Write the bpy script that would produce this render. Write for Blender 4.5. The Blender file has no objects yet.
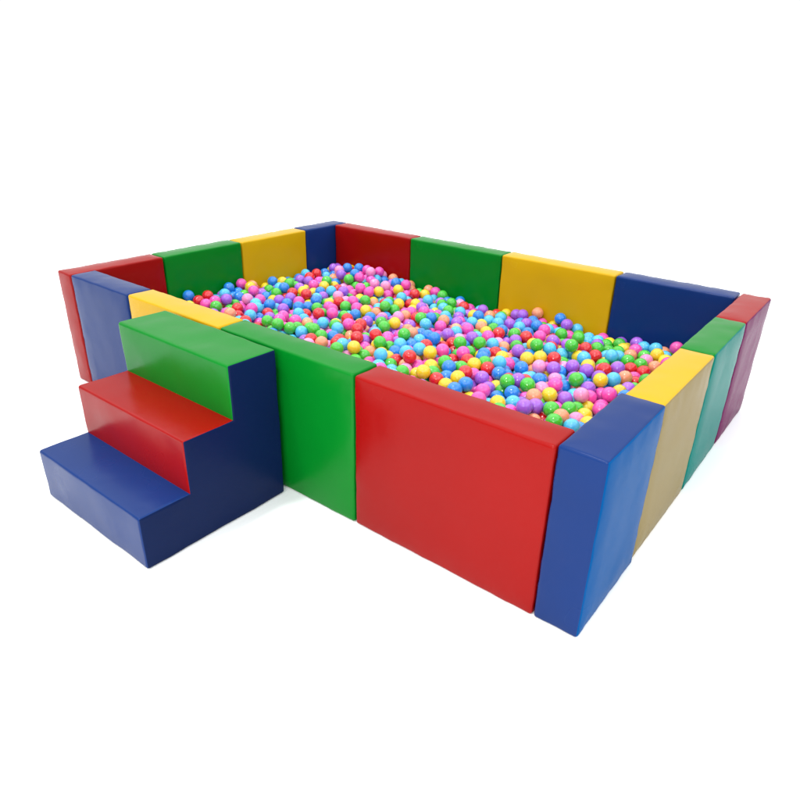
import bpy, bmesh, math, random
import numpy as np
from mathutils import Vector, Matrix, noise, kdtree
random.seed(7); rng=np.random.default_rng(11)
S=0.7
P=dict(cx=0.8031,cy=-2.6290,cz=2.6404,yaw=-0.6610,pitch=-0.4462,roll=0.0245,f=638.8015)
T=0.2488*S; H=1.0996*S; W=3.7048*S; LA=4.8*S; XL=-(2*T+LA)-0.025*S
scene=bpy.context.scene; col=scene.collection
# ---------------- view / colour
scene.view_settings.view_transform='Standard'
scene.view_settings.look='None'
scene.view_settings.exposure=0
# ---------------- camera
cam=bpy.data.cameras.new("camera"); cam.sensor_width=36; cam.lens=36*P['f']/800; cam.clip_end=500
co=bpy.data.objects.new("camera",cam); col.objects.link(co); scene.camera=co
cy,sy=math.cos(P['yaw']),math.sin(P['yaw']);cp,sp=math.cos(P['pitch']),math.sin(P['pitch'])
F=Vector((sy*cp,cy*cp,sp));R=Vector((cy,-sy,0));U=R.cross(F)
cr,sr=math.cos(P['roll']),math.sin(P['roll'])
R2=cr*R+sr*U;U2=-sr*R+cr*U
CAM=Vector((P['cx']*S,P['cy']*S,P['cz']*S))
M=Matrix((( R2.x,U2.x,-F.x,CAM.x),(R2.y,U2.y,-F.y,CAM.y),(R2.z,U2.z,-F.z,CAM.z),(0,0,0,1)))
co.matrix_world=M
# ---------------- world
w=bpy.data.worlds.new("World"); scene.world=w; w.use_nodes=True
nt=w.node_tree; bg=nt.nodes['Background']
tc=nt.nodes.new('ShaderNodeTexCoord'); 
dp=nt.nodes.new('ShaderNodeVectorMath'); dp.operation='DOT_PRODUCT'; dp.inputs[1].default_value=(sy,cy,0.0)
nt.links.new(tc.outputs['Generated'],dp.inputs[0])
rp=nt.nodes.new('ShaderNodeValToRGB'); rp.color_ramp.elements[0].position=0.0; rp.color_ramp.elements[0].color=(0.4,0.44,0.5,1)
rp.color_ramp.elements[1].position=0.42; rp.color_ramp.elements[1].color=(1,1,1,1)
nt.links.new(dp.outputs['Value'],rp.inputs[0]); nt.links.new(rp.outputs[0],bg.inputs[0]); bg.inputs[1].default_value=1.05
# ---------------- lights
def sun(name,d,strength,ang,c):
    l=bpy.data.lights.new(name,'SUN'); l.energy=strength; l.angle=math.radians(ang); l.color=c
    o=bpy.data.objects.new(name,l); col.objects.link(o); o.rotation_euler=(-Vector(d)).to_track_quat('-Z','Y').to_euler(); return o
sun("added_overhead_fill",(0.0,-0.1,1.0),3.0,120,(1,0.99,0.98))  # added light, whitens the floor and washes out ground shadows
sun("front_studio_light",(-0.05,-1,0.75),0.3,50,(1,0.97,0.92))
sun("added_side_fill",(1,-0.1,0.6),0.9,60,(0.68,0.9,1))  # added cool fill, brightens right-facing sides and lifts the ground shadow
sun("ceiling_lamp",(-0.15,-0.35,1.0),1.1,5,(1,1,1))
l=bpy.data.lights.new("camera_flash",'AREA'); l.size=0.7; l.energy=42; l.color=(1,0.95,0.88)
o=bpy.data.objects.new("camera_flash",l); col.objects.link(o); o.location=(0.15,-2.3,2.0)
o.rotation_euler=(Vector((-0.75,0,0.4))-o.location).to_track_quat('-Z','Y').to_euler()
# ---------------- materials
def lin(c):
    return tuple(((v/255)/12.92 if v/255<=0.04045 else ((v/255+0.055)/1.055)**2.4) for v in c)+(1,)
def vinyl(name,rgb,k=0.46,rough=0.23,spec=0.13):
    m=bpy.data.materials.new(name); m.use_nodes=True; t=m.node_tree; b=t.nodes['Principled BSDF']
    c=lin(rgb); c=tuple(v*k for v in c[:3])+(1,)
    tcn=t.nodes.new('ShaderNodeTexCoord')
    n0=t.nodes.new('ShaderNodeTexNoise'); n0.inputs['Scale'].default_value=2.2; n0.inputs['Detail'].default_value=3
    t.links.new(tcn.outputs['Object'],n0.inputs['Vector'])
    mx=t.nodes.new('ShaderNodeMix'); mx.data_type='RGBA'
    mx.inputs[6].default_value=tuple(v*0.88 for v in c[:3])+(1,); mx.inputs[7].default_value=tuple(min(1,v*1.1) for v in c[:3])+(1,)
    t.links.new(n0.outputs['Fac'],mx.inputs[0]); t.links.new(mx.outputs[2],b.inputs['Base Color'])
    mr=t.nodes.new('ShaderNodeMapRange'); mr.inputs[3].default_value=rough-0.06; mr.inputs[4].default_value=rough+0.1
    t.links.new(n0.outputs['Fac'],mr.inputs[0]); t.links.new(mr.outputs[0],b.inputs['Roughness'])
    b.inputs['Specular IOR Level'].default_value=spec
    n1=t.nodes.new('ShaderNodeTexNoise'); n1.inputs['Scale'].default_value=4; n1.inputs['Detail'].default_value=2; n1.inputs['Distortion'].default_value=0.5
    t.links.new(tcn.outputs['Object'],n1.inputs['Vector'])
    b1=t.nodes.new('ShaderNodeBump'); b1.inputs['Strength'].default_value=0.25; b1.inputs['Distance'].default_value=0.012
    t.links.new(n1.outputs['Fac'],b1.inputs['Height'])
    v=t.nodes.new('ShaderNodeTexVoronoi'); v.inputs['Scale'].default_value=420
    t.links.new(tcn.outputs['Object'],v.inputs['Vector'])
    b2=t.nodes.new('ShaderNodeBump'); b2.inputs['Strength'].default_value=0.1; b2.inputs['Distance'].default_value=0.0006
    t.links.new(v.outputs['Distance'],b2.inputs['Height']); t.links.new(b1.outputs[0],b2.inputs['Normal']); t.links.new(b2.outputs[0],b.inputs['Normal'])
    return m
RED=vinyl("red_vinyl",(200,20,14)); GRN=vinyl("green_vinyl",(4,164,46)); YEL=vinyl("yellow_vinyl",(250,196,20),k=0.58); BLU=vinyl("blue_vinyl",(26,68,146))
BLU_SHADE=vinyl("blue_vinyl_shaded",(22,44,96),k=0.42,spec=.06); YEL_CAST=vinyl("yellow_vinyl_light_cast",(190,166,112),k=.48,spec=.008); GRN_CAST=vinyl("green_vinyl_light_cast",(0,150,138),k=.5,spec=.008); RED_CAST=vinyl("red_vinyl_light_cast",(132,4,96),k=.5,spec=.008); BLU_CAST=vinyl("blue_vinyl_light_cast",(0,102,178),k=.52,spec=.008)  # stair side shade and right wall's blue light cast are put into these colours
# ---------------- rounded padded box
def axis(L,r,step):
    n=max(2,int(round((L-2*r)/step)))
    a=[0,.2*r,.45*r,.7*r]; mid=[r+(L-2*r)*i/n for i in range(n+1)]
    return a+mid+[L-v for v in reversed(a)]
def padded_box(name,lo,hi,mats,side=None,seed=0,r=0.013,bulge=0.007,step=0.035,wr=0.0018):
    lo=Vector(lo);hi=Vector(hi);D=hi-lo; ax=[axis(D[i],r,step) for i in range(3)]
    bm=bmesh.new(); cache={}
    c=(lo+hi)/2; c.z=lo.z
    def vert(p):
        k=(round(p[0],5),round(p[1],5),round(p[2],5))
        if k in cache: return cache[k]
        q=Vector([min(max(p[i],r),D[i]-r) for i in range(3)]); d=Vector(p)-q
        n=d.normalized() if d.length>1e-9 else Vector((0,0,1))
        o=q+n*r
        big=[(D[i]/2-abs(p[i]-D[i]/2)) for i in range(3)]
        am=max(range(3),key=lambda i:abs(n[i])); oth=[i for i in range(3) if i!=am]
        e=min(big[oth[0]],big[oth[1]]); 
        f=min(1,e/0.09); f=f*f*(3-2*f)
        w_=lo+o
        nz=noise.noise((w_*3.1)+Vector((seed*7.3,0,0)))*0.8
        amp=bulge*f*(1 if not(am==2 and n.z<0) else 0)
        edge=math.exp(-((e-0.03)/0.035)**2)
        rip=noise.noise(Vector((w_.x*17+seed,w_.y*17,w_.z*17)))*edge*wr*2.2
        o=o+n*(amp*(0.7+0.5*nz)+rip+wr*noise.noise(w_*8+Vector((0,seed*3.1,0))))
        v=bm.verts.new(lo+o-c); cache[k]=v; return v
    for a in range(3):
        u,v=[i for i in range(3) if i!=a]
        for s in (0,1):
            for i in range(len(ax[u])-1):
                for j in range(len(ax[v])-1):
                    ps=[]
                    for (ii,jj) in((i,j),(i+1,j),(i+1,j+1),(i,j+1)):
                        p=[0,0,0];p[a]=D[a]*s;p[u]=ax[u][ii];p[v]=ax[v][jj];ps.append(vert(p))
                    flip=(s==0) ^ (a==1)
                    if flip: ps=ps[::-1]
                    try: fc=bm.faces.new(ps)
                    except ValueError: continue
                    fc.smooth=True
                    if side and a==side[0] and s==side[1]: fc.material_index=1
    bmesh.ops.recalc_face_normals(bm,faces=bm.faces)
    me=bpy.data.meshes.new(name); bm.to_mesh(me); bm.free()
    for m in mats: me.materials.append(m)
    ob=bpy.data.objects.new(name,me); ob.location=c; col.objects.link(ob)
    ob.rotation_euler=(0,0,math.radians(random.uniform(-0.25,0.25)))
    return ob
CN={RED:'red',GRN:'green',YEL:'yellow',BLU:'blue'}
def block(lo,hi,mats,side,label,seed):
    g=0.0035; lo=list(lo);hi=list(hi)
    for i in (0,1): lo[i]+=g;hi[i]-=g
    lo[2]=0.001
    hi[2]+=random.uniform(-0.003,0.003)
    o=padded_box("foam_wall_block",lo,hi,mats,side,seed)
    o["label"]=label; o["category"]="foam block"; o["group"]="padded wall blocks around the ball pit"; return o
XE=-T-0.016*S
xs=[XL+T,-4.1299*S,-2.9153*S,-1.6085*S,XE]
for i,(m,l) in enumerate([(BLU,"blue vinyl foam wall block just behind the foam stair"),(YEL,"yellow vinyl foam wall block behind the stair"),(GRN,"green vinyl foam wall block touching the stair's side"),(RED,"large red vinyl foam wall block between green and blue blocks")]):
    block((xs[i],0,0),(xs[i+1],T,H),[m],None,l,i+1)
ys=[0,0.8293*S,1.8718*S,2.7849*S,W]
for i,(m,o_,l) in enumerate([(BLU,BLU_CAST,"blue vinyl foam corner block of the ball pit wall"),(YEL,YEL_CAST,"yellow foam wall block with blue light cast painted into outer side"),(GRN,GRN_CAST,"green foam wall block with blue light cast painted into outer side"),(RED,RED_CAST,"red foam wall block with blue light cast painted into outer side")]):  # second material: outer side with the blue light cast in its colour
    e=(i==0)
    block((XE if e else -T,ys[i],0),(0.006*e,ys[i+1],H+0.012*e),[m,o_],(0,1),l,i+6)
xs=[XL+T,-3.8409*S,-2.5941*S,-1.3263*S,-T]
for i,m in enumerate([RED,GRN,YEL,BLU]):
    block((xs[i],W-T,0),(xs[i+1],W,H),[m],None,"%s vinyl foam block in the long wall facing the stair side"%CN[m],i+11)
ys=[0,0.9658*S,1.9571*S,2.9605*S,W]
for i,m in enumerate([RED,GRN,YEL,BLU]):
    block((XL,ys[i],0),(XL+T,ys[i+1],H),[m],None,"%s vinyl foam block in the short end wall of the pit"%CN[m],i+16)
# ---------------- foam stair
sx0,sx1=-3.485*S,-2.24*S; y0=-0.05*S
st=[y0,-0.441*S,-0.811*S,-1.159*S]; sz=[0.003,0.3792*S,0.7487*S,1.1211*S]
prof=[(st[0],sz[0]),(st[3],sz[0]),(st[3],sz[1]),(st[2],sz[1]),(st[2],sz[2]),(st[1],sz[2]),(st[1],sz[3]),(st[0],sz[3])]
bm=bmesh.new()
A=[bm.verts.new((sx0,y,z)) for y,z in prof]; B=[bm.verts.new((sx1,y,z)) for y,z in prof]
n=len(prof)
fa=bm.faces.new(A);fb=bm.faces.new(B[::-1])
mi=[0,1,1,2,2,3,3,0]
for i in range(n):
    f_=bm.faces.new((A[i],B[i],B[(i+1)%n],A[(i+1)%n])); f_.material_index=mi[i]
bmesh.ops.recalc_face_normals(bm,faces=bm.faces)
conv=[e for e in bm.edges if e.calc_face_angle_signed(0)>0.1]
bmesh.ops.bevel(bm,geom=conv,offset=0.014,segments=4,profile=0.5,affect='EDGES',material=-1)
bmesh.ops.triangulate(bm,faces=[f for f in bm.faces if len(f.verts)>4])
for e in range(5):
    es=[e for e in bm.edges if e.calc_length()>0.07]
    if es: bmesh.ops.subdivide_edges(bm,edges=es,cuts=1); bmesh.ops.triangulate(bm,faces=[f for f in bm.faces if len(f.verts)>4])
bm.normal_update()
offs={}
for v in bm.verts:
    offs[v]=v.normal*(0.004*noise.noise(v.co*5)+0.0024*noise.noise(v.co*11))
for v,o in offs.items(): v.co+=o
full=bpy.data.meshes.new("tmp"); bm.to_mesh(full)
root=bpy.data.objects.new("foam_stair",None); root.location=((sx0+sx1)/2,(st[0]+st[3])/2,0); col.objects.link(root)
root["label"]="three step vinyl foam stair with green, red and blue steps"; root["category"]="soft play steps"
for k,(nm,mt,lb) in enumerate([("stair_body",BLU_SHADE,"blue side cover of the stair with shade painted into its colour"),("step",BLU,"blue bottom step"),("step",RED,"red middle step"),("step",GRN,"green top step")]):  # stair body is blue vinyl darkened in colour for its shaded side
    b2=bmesh.new(); b2.from_mesh(full)
    bmesh.ops.delete(b2,geom=[f for f in b2.faces if f.material_index!=k],context='FACES')
    for f_ in b2.faces: f_.smooth=True; f_.material_index=0
    me=bpy.data.meshes.new(nm); b2.to_mesh(me); b2.free(); me.materials.append(mt)
    ob=bpy.data.objects.new(nm,me); col.objects.link(ob); ob.parent=root; ob.matrix_parent_inverse=Matrix.Translation(-root.location); ob["label"]=lb
    wn=ob.modifiers.new("weighted_normals",'WEIGHTED_NORMAL'); wn.keep_sharp=True
bm.free()
# ---------------- ball pile
ix0,ix1,iy0,iy1=XL+T+0.006,-T-0.02,T+0.006,W-T-0.006
Rb=0.0425
def level(x,y):
    g=lambda cx,cy,s:np.exp(-((x-cx*S)**2+(y-cy*S)**2)/(s*S)**2)
    return S*(0.60+0.13*g(-4.4,3.3,0.75)+0.08*g(-5.0,1.6,0.9)-0.05*g(-2.6,3.4,0.5)+0.15*g(-0.3,3.3,0.6)+0.04*g(-2.4,1.5,0.7)+0.04*g(-0.8,1.0,0.5)-0.02*g(-3.6,1.0,0.5))
DEP=0.27
N=int((ix1-ix0)*(iy1-iy0)*DEP*0.60/(4/3*math.pi*Rb**3))
X=np.empty((N,3)); X[:,0]=rng.uniform(ix0+Rb,ix1-Rb,N);X[:,1]=rng.uniform(iy0+Rb,iy1-Rb,N)
base=lambda x,y: level(x,y)-DEP
X[:,2]=base(X[:,0],X[:,1])+rng.uniform(Rb,DEP*1.25,N)
for it in range(160):
    if it%6==0:
        kd=kdtree.KDTree(N)
        for i in range(N): kd.insert(X[i],i)
        kd.balance(); I=[];J=[]
        for i in range(N):
            for (_,j,d) in kd.find_range(X[i],2.5*Rb):
                if j>i: I.append(i);J.append(j)
        I=np.array(I);J=np.array(J)
    if it<130: X[:,2]-=0.0022
    for sub in range(2):
        d=X[J]-X[I]; L=np.linalg.norm(d,axis=1)+1e-9; pen=2*Rb-L; m=pen>0
        c_=(d[m]/L[m,None])*(pen[m]*0.42)[:,None]
        a=np.zeros_like(X)
        for k in range(3):
            a[:,k]=np.bincount(J[m],c_[:,k],N)-np.bincount(I[m],c_[:,k],N)
        cnt=np.maximum(1,(np.bincount(J[m],minlength=N)+np.bincount(I[m],minlength=N))/2.5)
        X+=a/cnt[:,None]
        X[:,0]=np.clip(X[:,0],ix0+Rb,ix1-Rb);X[:,1]=np.clip(X[:,1],iy0+Rb,iy1-Rb)
        X[:,2]=np.maximum(X[:,2],base(X[:,0],X[:,1])+Rb)
camv=np.array(CAM); dv=X-camv; dist=np.linalg.norm(dv,axis=1); un=dv/dist[:,None]; ra=Rb/dist
# balls that are really seen: not behind the near walls, not covered by nearer balls
seen=np.zeros(N)
offp=[(0,0.6),(0.55,0.2),(-0.55,0.2),(0.3,-0.5),(-0.3,-0.5),(0,0)]
G=un@un.T
near=dist[None,:]<dist[:,None]-1e-4
nb=[np.where(near[i]&(G[i]>math.cos(ra[i]*3.2)))[0] for i in range(N)]
del G,near
rt=np.array(R2);upv=np.array(U2)
for (a_,b_) in offp:
    Q=X+Rb*(a_*rt+b_*upv)
    tt=(T-camv[1])/(Q[:,1]-camv[1]); zz=camv[2]+tt*(Q[:,2]-camv[2]); ok=zz>H
    tb=(XE-camv[0])/(Q[:,0]-camv[0]); zb=camv[2]+tb*(Q[:,2]-camv[2]); yb=camv[1]+tb*(Q[:,1]-camv[1]); ok&=(zb>H)|(yb<0)
    for i in np.where(ok)[0]:
        js=nb[i]
        if len(js):
            u=Q[i]-camv; u/=np.linalg.norm(u)
            if ((un[js]@u)>np.cos(ra[js])).any(): continue
        seen[i]+=1
area=seen/len(offp)*(Rb/dist)**2
order=np.argsort(-area); good=order[:300]; single=set(good.tolist())
PAL=[("red",(236,40,50),.11),("green",(80,208,62),.17),("yellow",(252,220,48),.10),("blue",(40,148,238),.14),("sky blue",(92,206,250),.14),("pink",(255,92,194),.16),("purple",(178,106,230),.12),("peach",(255,168,126),.07),("pale pink",(255,160,210),.04)]
def ballmat(nm,rgb):
    m=bpy.data.materials.new(nm.replace(' ','_')+"_plastic"); m.use_nodes=True; t=m.node_tree; b=t.nodes['Principled BSDF']
    c=lin(rgb)
    gi=t.nodes.new('ShaderNodeNewGeometry'); rv=t.nodes.new('ShaderNodeMapRange'); rv.inputs[3].default_value=0.6; rv.inputs[4].default_value=0.9
    t.links.new(gi.outputs['Random Per Island'],rv.inputs[0])
    sc=t.nodes.new('ShaderNodeVectorMath'); sc.operation='SCALE'; sc.inputs[0].default_value=c[:3]; t.links.new(rv.outputs[0],sc.inputs['Scale'])
    t.links.new(sc.outputs[0],b.inputs['Base Color'])
    b.inputs['Roughness'].default_value=0.1; b.inputs['Specular IOR Level'].default_value=0.5
    b.inputs['Coat Weight'].default_value=0.35; b.inputs['Coat Roughness'].default_value=0.12
    b.inputs['Subsurface Weight'].default_value=0.8; b.inputs['Subsurface Radius'].default_value=tuple(max(.3,v) for v in c[:3]); b.inputs['Subsurface Scale'].default_value=0.05
    n1=t.nodes.new('ShaderNodeTexNoise'); n1.inputs['Scale'].default_value=30
    bp=t.nodes.new('ShaderNodeBump'); bp.inputs['Strength'].default_value=0.12; bp.inputs['Distance'].default_value=0.003
    t.links.new(n1.outputs['Fac'],bp.inputs['Height']); t.links.new(bp.outputs[0],b.inputs['Normal'])
    return m
BM=[ballmat(n_,c_) for n_,c_,_ in PAL]
pr=np.array([p[2] for p in PAL]);pr/=pr.sum(); ci=rng.choice(len(PAL),N,p=pr)
def ico(sub,seam=False):
    b=bmesh.new(); bmesh.ops.create_icosphere(b,subdivisions=sub,radius=Rb)
    if seam:
        for v in b.verts:
            zz_=v.co.z/Rb; v.co*=1+0.012*math.exp(-(zz_/0.05)**2)-0.03*math.exp(-((zz_-1)/0.012)**2)
    return b
meshes=[]
for k,(n_,c_,_) in enumerate(PAL):
    b=ico(5,True)
    for f_ in b.faces: f_.smooth=True
    me=bpy.data.meshes.new("plastic_ball"); b.to_mesh(me); b.free(); me.materials.append(BM[k]); meshes.append(me)
for i in good:
    o=bpy.data.objects.new("plastic_ball",meshes[ci[i]]); o.location=X[i]; o.rotation_euler=[random.uniform(0,6.28) for _ in range(3)]
    o["label"]="glossy %s plastic ball lying in the ball pit"%PAL[ci[i]][0]; o["category"]="ball"; o["group"]="coloured plastic balls filling the pit"
    col.objects.link(o)
rest=np.array([i for i in range(N) if i not in single])
b=ico(4); V=np.array([v.co[:] for v in b.verts]); b.verts.ensure_lookup_table(); Fc=np.array([[v.index for v in f_.verts] for f_ in b.faces]); b.free()
nv=len(V);nf=len(Fc);n_=len(rest)
AV=(X[rest][:,None,:]+V[None]).reshape(-1,3); AF=(Fc[None]+(np.arange(n_)*nv)[:,None,None]).reshape(-1,3)
me=bpy.data.meshes.new("plastic_balls"); me.vertices.add(len(AV)); me.vertices.foreach_set("co",AV.astype(np.float32).ravel())
me.loops.add(AF.size); me.loops.foreach_set("vertex_index",AF.astype(np.int32).ravel())
me.polygons.add(len(AF)); me.polygons.foreach_set("loop_start",np.arange(0,AF.size,3,dtype=np.int32)); me.polygons.foreach_set("loop_total",np.full(len(AF),3,dtype=np.int32))
for m_ in BM: me.materials.append(m_)
me.polygons.foreach_set("material_index",np.repeat(ci[rest],nf).astype(np.int32)); me.polygons.foreach_set("use_smooth",np.ones(len(AF),dtype=bool))
me.update(calc_edges=True)
o=bpy.data.objects.new("plastic_balls",me); col.objects.link(o); o["kind"]="stuff"; o["label"]="mass of mixed coloured plastic balls filling the foam pit"; o["category"]="balls"
# ---------------- floor mat under the balls
nx,ny=40,28; b=bmesh.new(); gr=[[None]*(ny+1) for _ in range(nx+1)]; gb=[[None]*(ny+1) for _ in range(nx+1)]
for i in range(nx+1):
    for j in range(ny+1):
        x=ix0+(ix1-ix0)*i/nx;y=iy0+(iy1-iy0)*j/ny
        gr[i][j]=b.verts.new((x,y,float(base(x,y))-0.002)); gb[i][j]=b.verts.new((x,y,0.004))
for i in range(nx):
    for j in range(ny):
        b.faces.new((gr[i][j],gr[i+1][j],gr[i+1][j+1],gr[i][j+1])); b.faces.new((gb[i][j],gb[i][j+1],gb[i+1][j+1],gb[i+1][j]))
for i in range(nx):
    b.faces.new((gr[i+1][0],gr[i][0],gb[i][0],gb[i+1][0])); b.faces.new((gr[i][ny],gr[i+1][ny],gb[i+1][ny],gb[i][ny]))
for j in range(ny):
    b.faces.new((gr[0][j],gr[0][j+1],gb[0][j+1],gb[0][j])); b.faces.new((gr[nx][j+1],gr[nx][j],gb[nx][j],gb[nx][j+1]))
bmesh.ops.recalc_face_normals(b,faces=b.faces)
me=bpy.data.meshes.new("foam_floor_mat"); b.to_mesh(me); b.free(); me.materials.append(BLU)
o=bpy.data.objects.new("foam_floor_mat",me); col.objects.link(o); o["label"]="blue vinyl foam mat lying under the plastic balls"; o["category"]="foam mat"
# ---------------- ground
b=bmesh.new(); bmesh.ops.create_grid(b,x_segments=4,y_segments=4,size=150); me=bpy.data.meshes.new("ground"); b.to_mesh(me); b.free()
gm=bpy.data.materials.new("white_studio_floor"); gm.use_nodes=True; t=gm.node_tree; bs=t.nodes['Principled BSDF']
nn=t.nodes.new('ShaderNodeTexNoise'); nn.inputs['Scale'].default_value=3; cr_=t.nodes.new('ShaderNodeValToRGB'); cr_.color_ramp.elements[0].color=(.92,.92,.92,1); cr_.color_ramp.elements[1].color=(.95,.95,.95,1)
t.links.new(nn.outputs['Fac'],cr_.inputs[0]); t.links.new(cr_.outputs[0],bs.inputs['Base Color']); bs.inputs['Roughness'].default_value=0.9; bs.inputs['Specular IOR Level'].default_value=0.0
me.materials.append(gm); o=bpy.data.objects.new("ground",me); col.objects.link(o); o["kind"]="structure"; o["label"]="seamless white studio floor"
